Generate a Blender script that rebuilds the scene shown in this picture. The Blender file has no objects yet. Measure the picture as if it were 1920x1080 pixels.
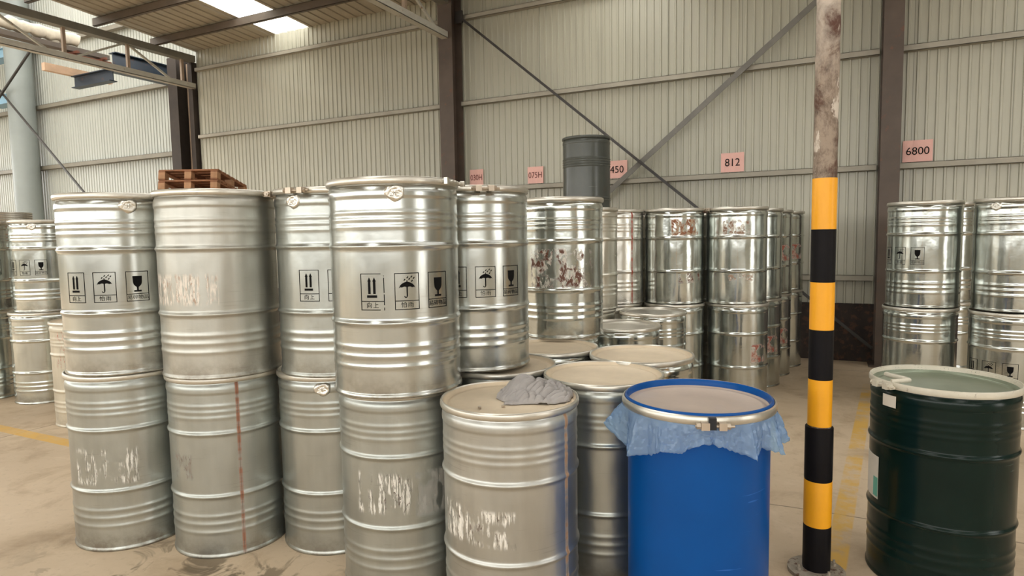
import bpy, bmesh, math, random
from mathutils import Vector, Matrix, noise
random.seed(7)
PI = math.pi
R_ = math.radians
SC = bpy.context.scene
COL = SC.collection

# ------------------------------------------------------------------ camera
# building axes: +X along the back wall to the right, +Y towards the back wall, camera above the origin
F_PX, PITCH, ROLL, CAM_H, YAW = 1178.87, 0.07926, 0.0166, 1.599, 0.45426
cam_data = bpy.data.cameras.new('camera'); cam = bpy.data.objects.new('camera', cam_data); COL.objects.link(cam)
cam_data.sensor_width = 36.0; cam_data.lens = F_PX / 1920 * 36.0; cam_data.clip_start = .05; cam_data.clip_end = 400
_f = Vector((-math.sin(YAW) * math.cos(PITCH), math.cos(YAW) * math.cos(PITCH), -math.sin(PITCH)))
_r = Vector((math.cos(YAW), math.sin(YAW), 0)); _u = _r.cross(_f)
_r2 = _r * math.cos(ROLL) - _u * math.sin(ROLL); _u2 = _r * math.sin(ROLL) + _u * math.cos(ROLL)
cam.matrix_world = Matrix(((_r2.x, _u2.x, -_f.x, 0), (_r2.y, _u2.y, -_f.y, 0), (_r2.z, _u2.z, -_f.z, CAM_H), (0, 0, 0, 1)))
SC.camera = cam

# ------------------------------------------------------------------ sky and exposure
world = bpy.data.worlds.new('overcast_sky'); SC.world = world; world.use_nodes = True
wn = world.node_tree.nodes; wl = world.node_tree.links; wn.clear()
wo = wn.new('ShaderNodeOutputWorld'); bg = wn.new('ShaderNodeBackground'); bg.inputs[0].default_value = (1.0, .982, .94, 1); bg.inputs[1].default_value = 1.0
wl.new(bg.outputs[0], wo.inputs[0])
SC.view_settings.view_transform = 'Standard'; SC.view_settings.look = 'None'; SC.view_settings.gamma = 1
SC.view_settings.use_curve_mapping = False
SC.view_settings.exposure = 2.38

XL, XR, YB, YW = -27.0, 15.0, -11.0, 8.85          # extents of the hall; YW is the back wall
BAY = -11.3                                        # truss line where the higher left bay begins
YL = 9.35                                          # back wall of the left bay

def portal(loc, rot, sx, sy):
    l = bpy.data.lights.new('sky_opening', 'AREA'); l.shape = 'RECTANGLE'; l.size = sx; l.size_y = sy
    l.cycles.is_portal = True
    o = bpy.data.objects.new('sky_opening', l); o.location = loc; o.rotation_euler = rot; COL.objects.link(o)

# ------------------------------------------------------------------ helpers
def link(o, parent=None):
    COL.objects.link(o)
    if parent is not None: o.parent = parent
    return o
def tag(o, label=None, cat=None, group=None, kind=None):
    if label: o['label'] = label
    if cat: o['category'] = cat
    if group: o['group'] = group
    if kind: o['kind'] = kind
    return o
def thing(name, label, cat, loc=(0, 0, 0), rot=(0, 0, 0), group=None):
    o = bpy.data.objects.new(name, None); o.empty_display_size = .1; link(o)
    o.location = loc; o.rotation_euler = rot
    return tag(o, label, cat, group)

class MB:
    def __init__(s): s.v = []; s.f = []; s.sm = []
    def add(s, vs, fs, smooth=False):
        n = len(s.v); s.v += [tuple(v) for v in vs]; s.f += [tuple(i + n for i in f) for f in fs]; s.sm += [smooth] * len(fs); return s
    def box(s, x0, y0, z0, x1, y1, z1):
        vs = [(x, y, z) for z in (z0, z1) for y in (y0, y1) for x in (x0, x1)]
        return s.add(vs, [(0, 2, 3, 1), (4, 5, 7, 6), (0, 1, 5, 4), (2, 6, 7, 3), (0, 4, 6, 2), (1, 3, 7, 5)])
    def beam(s, a, b, w, h, up=(0, 0, 1)):
        a = Vector(a); b = Vector(b); d = (b - a).normalized(); upv = Vector(up)
        if abs(d.dot(upv)) > .98: upv = Vector((1, 0, 0))
        sx = d.cross(upv).normalized() * w / 2; sz = sx.cross(d).normalized() * h / 2
        vs = [p + i * sx + j * sz for p in (a, b) for j in (-1, 1) for i in (-1, 1)]
        return s.add(vs, [(0, 2, 3, 1), (4, 5, 7, 6), (0, 1, 5, 4), (2, 6, 7, 3), (0, 4, 6, 2), (1, 3, 7, 5)])
    def tube(s, pts, r, n=10, cap=True):
        pts = [Vector(p) for p in pts]; rs = r if isinstance(r, (list, tuple)) else [r] * len(pts); vs = []; fs = []
        for i, p in enumerate(pts):
            d = (pts[min(i + 1, len(pts) - 1)] - pts[max(i - 1, 0)]).normalized()
            up = Vector((0, 0, 1)) if abs(d.z) < .9 else Vector((1, 0, 0))
            a = d.cross(up).normalized(); b = a.cross(d)
            for k in range(n):
                t = 2 * PI * k / n; vs.append(p + (a * math.cos(t) + b * math.sin(t)) * rs[i])
        for i in range(len(pts) - 1):
            for k in range(n):
                k2 = (k + 1) % n; fs.append((i * n + k, i * n + k2, (i + 1) * n + k2, (i + 1) * n + k))
        s.add(vs, fs, True)
        if cap:
            m = len(vs); s.add(vs[:n], [tuple(range(n))[::-1]]); s.add(vs[m - n:], [tuple(range(n))])
        return s
    def lathe(s, prof, n=96, closed=False, a0=0., a1=2 * PI):
        full = abs(a1 - a0 - 2 * PI) < 1e-6; vs = []; fs = []; m = len(prof); nn = n if full else n + 1
        for k in range(nn):
            t = a0 + (a1 - a0) * k / n; c, q = math.cos(t), math.sin(t)
            vs += [(r * c, r * q, z) for r, z in prof]
        for k in range(n):
            k2 = (k + 1) % n if full else k + 1
            for i in range(m if closed else m - 1):
                j = (i + 1) % m; fs.append((k * m + i, k2 * m + i, k2 * m + j, k * m + j))
        return s.add(vs, fs, True)
    def mesh(s, name, sharp=None):
        me = bpy.data.meshes.new(name); me.from_pydata(s.v, [], s.f)
        me.polygons.foreach_set('use_smooth', s.sm); me.update()
        if sharp is not None: me.set_sharp_from_angle(angle=R_(sharp))
        return me
    def build(s, name, mat, parent=None, sharp=40, kind=None):
        me = s.mesh(name, sharp); 
        if mat: me.materials.append(mat)
        o = bpy.data.objects.new(name, me); link(o, parent)
        if kind: o['kind'] = kind
        return o

# ------------------------------------------------------------------ materials
class NT:
    def __init__(s, name):
        s.m = bpy.data.materials.new(name); s.m.use_nodes = True; s.t = s.m.node_tree; s.t.nodes.clear()
        s.out = s.n('ShaderNodeOutputMaterial'); s.p = s.n('ShaderNodeBsdfPrincipled'); s.l(s.p.outputs[0], s.out.inputs[0])
        s.tc = s.n('ShaderNodeTexCoord').outputs['Object']
    def n(s, t): return s.t.nodes.new(t)
    def l(s, a, b): s.t.links.new(a, b)
    def put(s, sock, v):
        if hasattr(v, 'is_linked') or hasattr(v, 'links'): s.l(v, sock)
        else:
            if isinstance(v, (tuple, list)) and len(v) == 3 and sock.type == 'RGBA': v = (*v, 1)
            sock.default_value = v
    def math(s, op, a, b=0., c=None, clamp=False):
        k = s.n('ShaderNodeMath'); k.operation = op; k.use_clamp = clamp; s.put(k.inputs[0], a); s.put(k.inputs[1], b)
        if c is not None: s.put(k.inputs[2], c)
        return k.outputs[0]
    def noise(s, vec=None, scale=5., detail=3., rough=.5, dist=0.):
        k = s.n('ShaderNodeTexNoise'); s.l(vec if vec is not None else s.tc, k.inputs['Vector'])
        k.inputs['Scale'].default_value = scale; k.inputs['Detail'].default_value = detail; k.inputs['Roughness'].default_value = rough; k.inputs['Distortion'].default_value = dist
        return k.outputs[0]
    def scalev(s, sc, vec=None, loc=(0, 0, 0)):
        k = s.n('ShaderNodeMapping'); s.l(vec if vec is not None else s.tc, k.inputs[0]); k.inputs['Scale'].default_value = sc; k.inputs['Location'].default_value = loc
        return k.outputs[0]
    def ramp(s, fac, stops, interp='LINEAR'):
        k = s.n('ShaderNodeValToRGB'); s.l(fac, k.inputs[0]); e = k.color_ramp.elements; k.color_ramp.interpolation = interp
        while len(e) < len(stops): e.new(.5)
        for q, (p, c) in zip(e, stops):
            q.position = p; q.color = (c, c, c, 1) if isinstance(c, (int, float)) else (*c, 1)
        return k.outputs[0]
    def mix(s, fac, a, b, typ='MIX'):
        k = s.n('ShaderNodeMix'); k.data_type = 'RGBA'; k.blend_type = typ; s.put(k.inputs[0], fac); s.put(k.inputs[6], a); s.put(k.inputs[7], b); return k.outputs[2]
    def xyz(s):
        k = s.n('ShaderNodeSeparateXYZ'); s.l(s.tc, k.inputs[0]); return k.outputs
    def comb(s, x, y, z):
        k = s.n('ShaderNodeCombineXYZ'); s.put(k.inputs[0], x); s.put(k.inputs[1], y); s.put(k.inputs[2], z); return k.outputs[0]
    def band(s, v, lo, hi, soft):
        a = s.math('DIVIDE', s.math('SUBTRACT', v, lo), soft, clamp=True); b = s.math('DIVIDE', s.math('SUBTRACT', hi, v), soft, clamp=True)
        return s.math('MULTIPLY', a, b)
    def bump(s, h, strength=.3, dist=.01):
        k = s.n('ShaderNodeBump'); s.l(h, k.inputs['Height']); k.inputs['Strength'].default_value = strength; k.inputs['Distance'].default_value = dist
        s.l(k.outputs[0], s.p.inputs['Normal'])
    def set(s, **k):
        for a, b in k.items(): s.put(s.p.inputs[{'col': 'Base Color', 'rough': 'Roughness', 'metal': 'Metallic', 'spec': 'Specular IOR Level', 'coat': 'Coat Weight', 'coatr': 'Coat Roughness'}[a]], b)
        return s

def painted(name, col, rough=.5, var=.12, scale=4., metal=0., rust=0., rustcol=(.10, .035, .015), spec=.5):
    t = NT(name); n1 = t.noise(scale=scale, detail=5, rough=.6)
    c = t.mix(t.ramp(n1, [(.3, 0.), (.7, 1.)]), tuple(x * (1 - var) for x in col), tuple(min(1, x * (1 + var)) for x in col))
    if rust:
        m = t.ramp(t.noise(scale=scale * 2.2, detail=8, rough=.7), [(.62 - rust * .3, 0.), (.70 - rust * .3, 1.)])
        c = t.mix(m, c, rustcol)
    t.set(col=c, rough=rough, metal=metal, spec=spec); t.bump(t.noise(scale=scale * 12, detail=4), .15, .004)
    return t.m

def steel(name, base=(.62, .63, .60), rough=.3, metal=.9, wave=.25, patches=(), seams=(), warm=.0, grime=.5, sc=1.):
    """bare zinc or tinplate drum shell; patches = scraped areas (angle, half width, z0, z1, colour a, colour b), seams = (angle, half width, colour)"""
    t = NT(name); x, y, z = t.xyz()
    ang = t.math('MULTIPLY', t.math('ARCTAN2', y, x), 180 / PI)
    arc = t.math('MULTIPLY', ang, .005)
    cyl = t.comb(arc, z, 0.)
    big = t.noise(scale=3.2, detail=3); fine = t.noise(vec=t.scalev((30, 30, 4)), scale=1., detail=4)
    c = t.mix(t.ramp(big, [(.3, 0.), (.7, 1.)]), tuple(v * .86 for v in base), tuple(min(1, v * 1.1) for v in base))
    c = t.mix(t.math('MULTIPLY', t.ramp(fine, [(.4, 0.), (.75, 1.)]), .25), c, tuple(v * .7 for v in base))
    # grime gathered at the foot and under the rim
    g = t.math('MULTIPLY', t.math('SUBTRACT', 1., t.math('DIVIDE', z, .12), clamp=True), t.ramp(t.noise(scale=9, detail=6, rough=.7), [(.42, 0.), (.6, 1.)]))
    c = t.mix(t.math('MULTIPLY', g, grime), c, (.16, .12, .08))
    hs = t.ramp(t.noise(vec=t.scalev((3, 3, 90)), scale=1.4, detail=2), [(.66, 0.), (.69, 1.)])
    c = t.mix(t.math('MULTIPLY', hs, .18), c, (.2, .18, .15))
    r = t.math('ADD', rough - .06, t.math('MULTIPLY', big, .14)); mt = metal
    mm = None
    for (a, hw, z0, z1, ca, cb, dens) in patches:
        box = t.math('MULTIPLY', t.band(ang, a - hw, a + hw, 3.), t.band(z, z0, z1, .02))
        wob = t.noise(vec=t.scalev((11, 11, 11), loc=(a, z0, 0)), scale=1., detail=3)
        lenn = t.noise(vec=t.scalev((30 * sc, 1.2, 1), vec=cyl, loc=(a, 7, 0)), scale=1., detail=2)
        box = t.math('MULTIPLY', box, t.ramp(t.math('ADD', t.math('MULTIPLY', wob, .6), t.math('MULTIPLY', lenn, .5)), [(.50, 0.), (.56, 1.)]))
        st = t.noise(vec=t.scalev((95 * sc, 8 + 10 * (1 - sc), 1), vec=cyl, loc=(a, 0, 0)), scale=1., detail=5, rough=.65, dist=.5)
        m1 = t.math('MULTIPLY', box, t.ramp(st, [(.60 - dens * .22, 0.), (.66 - dens * .22, 1.)]))
        st2 = t.noise(vec=t.scalev((60 * sc, 16, 1), vec=cyl, loc=(a + 9, 3, 0)), scale=1., detail=6, rough=.7, dist=1.)
        m2 = t.math('MULTIPLY', box, t.ramp(st2, [(.55 if sc == 1 else .49, 0.), (.60 if sc == 1 else .53, 1.)]))
        c = t.mix(t.math('MULTIPLY', box, .45), c, tuple(v * .72 for v in base)); c = t.mix(m1, c, ca); c = t.mix(m2, c, cb)
        mx = t.math('MAXIMUM', m1, m2); mm = mx if mm is None else t.math('MAXIMUM', mm, mx)
    for (a, hw, col, z0, z1) in seams:
        b = t.math('MULTIPLY', t.band(ang, a - hw, a + hw, hw * .5), t.band(z, z0, z1, .03))
        b = t.math('MULTIPLY', b, t.ramp(t.noise(vec=t.scalev((1, 1, 14)), scale=2., detail=4), [(.36, .25), (.55, 1.)]))
        c = t.mix(b, c, col); mm = b if mm is None else t.math('MAXIMUM', mm, b)
        line = t.band(ang, a - .35, a + .35, .12); c = t.mix(t.math('MULTIPLY', line, .6), c, (.10, .07, .05))
    if mm is not None:
        mt = t.math('MULTIPLY', t.math('SUBTRACT', 1., t.math('MULTIPLY', mm, .97)), metal)
        r = t.math('ADD', r, t.math('MULTIPLY', mm, .3))
    t.set(col=c, rough=r, metal=mt)
    h = t.math('ADD', t.noise(vec=t.scalev((1, 1, .45)), scale=7., detail=2), t.math('MULTIPLY', t.noise(scale=45, detail=2), .05))
    t.bump(h, wave, .02)
    return t.m

def floor_material():
    t = NT('concrete_floor'); x, y, z = t.xyz()
    a = t.noise(scale=.35, detail=5, rough=.6); b = t.noise(scale=2.3, detail=7, rough=.65, dist=.4); c3 = t.noise(scale=22, detail=5, rough=.7)
    c = t.mix(t.ramp(a, [(.3, 0.), (.7, 1.)]), (.48, .37, .25), (.63, .50, .355))
    c = t.mix(t.ramp(b, [(.50, 0.), (.72, .85)]), c, (.35, .25, .155))
    c = t.mix(t.ramp(b, [(.26, .5), (.42, 0.)]), c, (.72, .58, .44))
    c = t.mix(t.math('MULTIPLY', t.ramp(c3, [(.55, 0.), (.7, 1.)]), .3), c, (.32, .24, .16))
    # spilled stains by the front stacks
    dx = t.math('SUBTRACT', x, -2.55); dy = t.math('SUBTRACT', y, 1.85)
    d = t.math('SQRT', t.math('ADD', t.math('MULTIPLY', dx, dx), t.math('MULTIPLY', t.math('MULTIPLY', dy, dy), 3.)))
    sm = t.math('MULTIPLY', t.math('SUBTRACT', 1.3, d, clamp=True), t.ramp(t.noise(scale=3.6, detail=4, rough=.6, dist=1.2), [(.54, 0.), (.60, 1.)]))
    c = t.mix(t.math('MULTIPLY', sm, .8, clamp=True), c, (.09, .065, .035))
    # saw cut joints and hairline cracks
    wob = t.math('MULTIPLY', t.math('SUBTRACT', t.noise(scale=1.7, detail=3), .5), .05)
    yw_ = t.math('ADD', y, wob); xw_ = t.math('ADD', x, wob); j = None
    for v0 in (3.92, -.6, 8.2):
        q = t.band(yw_, v0 - .008, v0 + .008, .005); j = q if j is None else t.math('MAXIMUM', j, q)
    for u0 in (-6.14, -1.7, 2.74):
        j = t.math('MAXIMUM', j, t.band(xw_, u0 - .008, u0 + .008, .005))
    c = t.mix(t.math('MULTIPLY', j, .7), c, (.10, .07, .045))
    # worn yellow paint lines
    l1 = t.math('MULTIPLY', t.band(y, 2.84, 2.96, .006), t.band(x, -14., -2.9, .02))
    l2x = t.math('SUBTRACT', x, t.math('MULTIPLY', t.math('SUBTRACT', y, 3.3), .095))
    l2 = t.math('MULTIPLY', t.band(l2x, .045, .155, .008), t.band(y, 3.25, 7.5, .03))
    wear = t.ramp(t.noise(scale=5, detail=8, rough=.75), [(.40, 0.), (.52, 1.)])
    wear1 = t.math('MAXIMUM', wear, .75); wear2 = t.math('MULTIPLY', t.ramp(t.noise(scale=2.4, detail=8, rough=.72), [(.44, .12), (.56, 1.)]), .9)
    c = t.mix(t.math('MULTIPLY', l1, wear1), c, (.66, .40, .10)); c = t.mix(t.math('MULTIPLY', l2, wear2), c, (.64, .38, .07))
    t.set(col=c, rough=t.math('ADD', .42, t.math('MULTIPLY', b, .3)), spec=.4)
    t.bump(t.math('ADD', t.math('MULTIPLY', c3, .4), t.math('MULTIPLY', j, -2.)), .25, .004)
    return t.m

def wall_material(name, col):
    t = NT(name); x, y, z = t.xyz()
    a = t.noise(vec=t.scalev((1, 1, .25)), scale=1.1, detail=4)
    c = t.mix(t.ramp(a, [(.3, 0.), (.7, 1.)]), tuple(v * .93 for v in col), col)
    s = t.noise(vec=t.scalev((9, 9, .35)), scale=1.5, detail=4, rough=.6)
    c = t.mix(t.math('MULTIPLY', t.ramp(s, [(.55, 0.), (.75, 1.)]), .28), c, tuple(v * .6 for v in col))
    lap = t.band(t.math('FRACT', t.math('DIVIDE', x, .95)), .0, .012, .004)
    c = t.mix(t.math('MULTIPLY', lap, .75), c, tuple(v * .3 for v in col))
    t.set(col=c, rough=.33, spec=.55); t.bump(a, .1, .02)
    return t.m

M = {}
M['floor'] = floor_material()
M['wall'] = wall_material('painted_wall_sheet', (.44, .425, .34))
M['wall_left'] = wall_material('painted_left_wall_sheet', (.41, .42, .38))
M['roof'] = painted('roof_sheet', (.40, .355, .28), .5, .08, 1.2)
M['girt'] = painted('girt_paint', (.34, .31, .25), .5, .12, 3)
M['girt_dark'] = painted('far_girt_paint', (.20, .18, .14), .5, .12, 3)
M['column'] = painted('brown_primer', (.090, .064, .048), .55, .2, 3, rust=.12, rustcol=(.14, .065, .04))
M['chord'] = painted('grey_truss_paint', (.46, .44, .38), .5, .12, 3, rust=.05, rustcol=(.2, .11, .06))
M['chord_dark'] = painted('dark_grey_steel', (.19, .18, .15), .5, .15, 3)  # darker grey colour of the truss top chords
M['strut'] = painted('strut_primer', (.34, .25, .18), .55, .2, 4)
M['purlin'] = painted('purlin_steel', (.10, .075, .055), .55, .2, 3)
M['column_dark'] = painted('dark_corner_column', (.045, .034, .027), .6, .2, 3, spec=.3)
M['rod'] = painted('dark_rod', (.035, .03, .027), .45, .2, 6)
M['angle'] = painted('brace_angle_paint', (.16, .15, .13), .5, .15, 5)
M['bluegrey'] = painted('pale_blue_column_paint', (.25, .275, .265), .45, .08, 1.5)
M['blue_beam'] = painted('dark_blue_girder_paint', (.009, .022, .042), .4, .2, 3, rust=.1)
M['lightblue'] = painted('light_blue_bracket_paint', (.25, .42, .55), .45, .1, 3)
M['pale_beam'] = painted('pale_orange_beam', (.62, .42, .28), .6, .15, 6)
M['rusty'] = painted('rusty_bar', (.16, .05, .025), .7, .4, 9)
M['soot'] = painted('sooty_brick', (.030, .020, .016), .75, .5, 5, rust=.35, rustcol=(.085, .04, .025))
M['ground'] = painted('yard_concrete', (.34, .32, .28), .8, .1, .2)
M['lag'] = painted('pipe_lagging', (.62, .56, .46), .8, .2, 6)
M['wood'] = painted('pallet_wood', (.30, .13, .06), .7, .3, 7)
M['wood_light'] = painted('pallet_block_wood', (.46, .25, .13), .7, .25, 7)
M['pink'] = painted('pink_paper', (.80, .47, .41), .7, .04, 9)
M['ink'] = painted('black_ink', (.008, .008, .008), .8, .1, 20, spec=.08)
M['ink_red'] = painted('dark_marker_ink', (.16, .04, .035), .6, .1, 20)
M['yellow'] = painted('yellow_tape', (.90, .40, .012), .4, .04, 8)
M['black'] = painted('black_tape', (.008, .007, .008), .5, .2, 8, spec=.12)
M['grey_metal'] = painted('weathered_flange_steel', (.34, .29, .23), .6, .3, 14, metal=.2, rust=.25)
M['blue_paint'] = None
M['dark_hw'] = painted('black_plastic_clip', (.01, .012, .018), .3, .1, 20)
M['cream_ring'] = painted('cream_enamel_ring', (.60, .56, .46), .35, .1, 10, rust=.05)
M['white_paper'] = painted('white_paper', (.72, .68, .60), .6, .04, 20)
M['teal_paper'] = painted('teal_print', (.13, .42, .33), .5, .06, 20)

def skylight_mat():
    t = NT('translucent_skylight_sheet'); tr = t.n('ShaderNodeBsdfTransparent'); tl = t.n('ShaderNodeBsdfTranslucent'); mx = t.n('ShaderNodeMixShader')
    tl.inputs[0].default_value = (.95, .95, .9, 1); mx.inputs[0].default_value = .35
    t.l(tr.outputs[0], mx.inputs[1]); t.l(tl.outputs[0], mx.inputs[2]); t.l(mx.outputs[0], t.out.inputs[0]); t.t.nodes.remove(t.p); return t.m
M['skylight'] = skylight_mat()

# ------------------------------------------------------------------ the hall
g = MB(); g.box(XL - 60, YB - 60, -.35, XR + 60, YL + 60, -.05).build('floor_outside', M['ground'], kind='structure')
g = MB(); g.box(XL, YB, -.05, XR, YL + .1, 0).build('floor', M['floor'], kind='structure')

def rib_profile(a0, a1, pitch=.10, depth=.015, phase=0.):
    pts = []; k = math.floor(a0 / pitch) - 1
    while k * pitch < a1 + pitch:
        c = k * pitch + phase
        for d, h in ((-.5 * pitch + .001, 0), (-.017, 0), (-.009, 1), (.009, 1), (.017, 0)):
            pts.append((c + d, h * depth))
        k += 1
    out = [(a0, 0)] + [p for p in pts if a0 < p[0] < a1] + [(a1, 0)]
    return out

def sheet_wall_x(name, x0, x1, y, z0, z1, sgn=-1, mat=None, kind='structure'):
    """sheet in the XZ plane, ribs towards sgn*Y"""
    p = rib_profile(x0, x1); vs = []; fs = []
    zs = [z0, z1] if not callable(z1) else None
    for (x, d) in p:
        vs += [(x, y + sgn * d, z0), (x, y + sgn * d, z1)]
    for i in range(len(p) - 1): fs.append((2 * i, 2 * i + 2, 2 * i + 3, 2 * i + 1))
    return MB().add(vs, fs).build(name, mat or M['wall'], kind=kind)
def sheet_wall_y(name, y0, y1, x, z0, z1, sgn=1, mat=None):
    p = rib_profile(y0, y1); vs = []
    for (y, d) in p: vs += [(x + sgn * d, y, z0), (x + sgn * d, y, z1)]
    return MB().add(vs, [(2 * i, 2 * i + 2, 2 * i + 3, 2 * i + 1) for i in range(len(p) - 1)]).build(name, mat or M['wall'], kind='structure')

def roof_z(y): return 5.42 + .06 * (YW - y)
sheet_wall_x('wall_back', -11.24, XR, YW, .70, roof_z(YW) + .02)
sheet_wall_x('wall_left', XL, -11.24, YL, .70, 8.6, -1, M['wall_left'])
MB().box(-11.26, YW, .0, -11.22, YL, 5.5).build('trim_1', M['wall'], kind='structure')
# low sooty brick plinth under the sheeting
MB().box(-11.24, YW - .04, 0, XR, YW + .16, .72).build('baseboard_back', M['soot'], kind='structure')
MB().box(XL, YL - .04, 0, -11.24, YL + .16, .72).build('baseboard_left', M['soot'], kind='structure')
# rear wall (behind the camera) and end walls with their openings
sheet_wall_x('wall_rear', XL, XR, YB, 0, 2.2, 1)
sheet_wall_x('wall_rear', XL, XR, YB, 5.0, 8.6, 1)
portal((( XL + XR) / 2, YB - .02, 3.6), (R_(90), 0, 0), XR - XL, 2.8)
DY0, DY1, DZ = -1.8, 2.2, 5.2                         # big doorway in the right end wall
sheet_wall_y('wall_right', YB, DY0, XR, 0, 6.7, -1); sheet_wall_y('wall_right', DY1, YW, XR, 0, 6.7, -1); sheet_wall_y('wall_right', DY0, DY1, XR, DZ, 6.7, -1)
portal((XR + .02, (DY0 + DY1) / 2, DZ / 2), (0, R_(90), 0), DZ, DY1 - DY0)
sheet_wall_y('wall_end', YB, YL, XL, 0, 2.6, 1); sheet_wall_y('wall_end', YB, YL, XL, 5.2, 8.6, 1)
portal((XL - .02, 0, 3.9), (0, R_(-90), 0), 2.6, 18)

# roof: corrugated sheets with translucent strips
def roof_strip(name, x0, x1, mat, y0=YB, y1=YW + .1, zf=roof_z, kind='structure'):
    p = rib_profile(x0, x1, pitch=.2, depth=-.018); vs = []
    for (x, d) in p: vs += [(x, y0, zf(y0) + d), (x, y1, zf(y1) + d)]
    return MB().add(vs, [(2 * i, 2 * i + 2, 2 * i + 3, 2 * i + 1) for i in range(len(p) - 1)]).build(name, mat, kind=kind)
SKY = [(-9.08, -8.28), (-3.1, -1.9), (2.9, 4.1), (8.9, 10.1)]
xs = BAY; wi = 1
for a, b in SKY:
    roof_strip('ceiling', xs, a, M['roof']); roof_strip('window_%d' % wi, a, b, M['skylight']); wi += 1; xs = b
    ym = (YB + YW) / 2; portal(((a + b) / 2, ym, roof_z(ym) - .03), (math.atan(.06) * -1, 0, 0), b - a, YW - YB)
roof_strip('ceiling', xs, XR, M['roof'])
# higher roof of the left bay with wide translucent bands
hz = lambda y: 8.4 + .03 * (YW - y)
lb = [(-21.5, -19.5), (-17.0, -11.5)]; xs = XL
for a, b in lb:
    roof_strip('ceiling', xs, a, M['roof'], y1=YL + .1, zf=hz); roof_strip('window_%d' % wi, a, b, M['skylight'], y1=YL + .1, zf=hz); wi += 1; xs = b
    portal(((a + b) / 2, -1, hz(-1) - .03), (math.atan(.03) * -1, 0, 0), b - a, 20)
roof_strip('ceiling', xs, BAY, M['roof'], y1=YL + .1, zf=hz)
# sheeting between the two roofs, above the truss
MB().box(BAY - .03, YB, roof_z(YW) + .62, BAY, YL, hz(YL)).build('wall_upper', M['wall'], kind='structure')

# ------------------------------------------------------------------ frame: columns, girts, purlins, trusses, braces
def h_column(name, x, y0, y1, w, z1, label, mat, tf=.014):
    t = thing(name, label, 'column', (x, (y0 + y1) / 2, 0), (0, 0, 0), 'brown steel wall columns'); a = y0 - (y0 + y1) / 2; b = -a
    MB().box(-w / 2, a, 0, w / 2, a + tf, z1).build('flange', mat, t); MB().box(-w / 2, b - tf, 0, w / 2, b, z1).build('flange', mat, t)
    MB().box(-.006, a + tf, 0, .006, b - tf, z1).build('web', mat, t)
    MB().box(-w / 2 - .06, a - .06, 0, w / 2 + .06, b + .0, .02).build('base_plate', mat, t)
    return t
CX = [-5.24, .72, 6.68, 12.6]
h_column('steel_column', CX[0], 8.52, 8.815, .25, 5.5, 'brown steel wall column behind the tall front drums, left end of the crossed braces', M['column'])
h_column('steel_column', CX[1], 8.52, 8.815, .20, 5.5, 'brown steel wall column just left of the pink 6800 sign', M['column'])
h_column('steel_column', CX[2], 8.52, 8.815, .22, 5.5, 'brown steel wall column beyond the right edge of the picture', M['column'])
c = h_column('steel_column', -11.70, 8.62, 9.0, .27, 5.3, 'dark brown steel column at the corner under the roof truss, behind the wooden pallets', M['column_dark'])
MB().box(.15, .02, 0, .27, .10, 5.2).build('lit_web_strip', M['strut'], c); MB().box(.28, -.05, 0, .40, .12, 5.2).build('side_angle', M['column_dark'], c)  # paler strip stands in for the column web, lit tone put into its colour
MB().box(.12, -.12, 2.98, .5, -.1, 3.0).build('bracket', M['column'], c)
t = thing('pipe_column', 'pale blue-grey round column standing against the far left wall', 'column', (-17.74, 8.95, 0))
MB().tube([(0, 0, .02), (0, 0, 8.3)], .28, 32).build('shaft', M['bluegrey'], t); MB().box(-.4, -.36, 0, .4, .36, .03).build('base_plate', M['bluegrey'], t)
for z, nm in ((5.24, 'lower'), (6.34, 'upper')):
    b = MB().box(-1.2, -.12, -.1, -.27, .12, .1)
    b.box(-1.2, -.16, .1, -.27, .16, .115); b.box(-1.2, -.16, -.115, -.27, .16, -.1)
    o = b.build('crane_bracket', M['lightblue']); o.location = (-17.74, 8.95, z)
    tag(o, 'light blue steel bracket on the round grey column, the %s of the two' % nm, 'bracket')

GN = {1.04: 'lowest', 2.37: 'second', 3.72: 'third', 5.03: 'top'}
spans = [(-11.2, CX[0] - .13, 'left of the middle brown column'), (CX[0] + .13, CX[1] - .12, 'between the two brown columns'), (CX[1] + .12, CX[2] - .12, 'right of the right brown column')]
for z, nz in GN.items():
    for a, b, ns in spans:
        g = MB().box(a, YW - .10, z - .035, b, YW - .095, z + .035); g.box(a, YW - .10, z + .03, b, YW - .023, z + .035); g.box(a, YW - .10, z - .035, b, YW - .023, z - .03)
        tag(g.build('wall_girt', M['girt']), 'horizontal steel wall rail, %s from the floor, %s' % (nz, ns), 'rail', 'wall rails')
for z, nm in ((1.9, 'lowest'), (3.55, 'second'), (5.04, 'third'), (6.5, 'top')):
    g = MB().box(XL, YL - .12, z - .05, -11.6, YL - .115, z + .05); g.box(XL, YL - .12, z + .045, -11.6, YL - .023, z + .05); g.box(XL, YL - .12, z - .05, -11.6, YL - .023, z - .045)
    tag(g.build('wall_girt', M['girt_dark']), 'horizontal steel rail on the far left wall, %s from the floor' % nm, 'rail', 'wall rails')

for i, y in enumerate([7.98, 6.94, 5.9, 4.86, 3.8, 2.75, 1.7, .6, -.5, -1.7]):
    z = roof_z(y) - .04; p = MB().box(BAY - .05, y - .03, z - .13, XR, y - .024, z); p.box(BAY - .05, y - .03, z - .13, XR, y + .03, z - .124); p.box(BAY - .05, y - .03, z - .006, XR, y + .03, z)
    nm = 'roof purlin, ' + ['closest to the back wall, crossing the skylight', 'second from the back wall', 'third from the back wall', 'fourth from the back wall', 'fifth from the back wall', 'sixth from the back wall', 'seventh from the back wall', 'roughly above the front drums', 'just ahead of the camera', 'above the camera', 'behind the camera'][i]
    tag(p.build('roof_purlin', M['purlin']), 'dark steel ' + nm, 'purlin', 'roof purlins')

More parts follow.
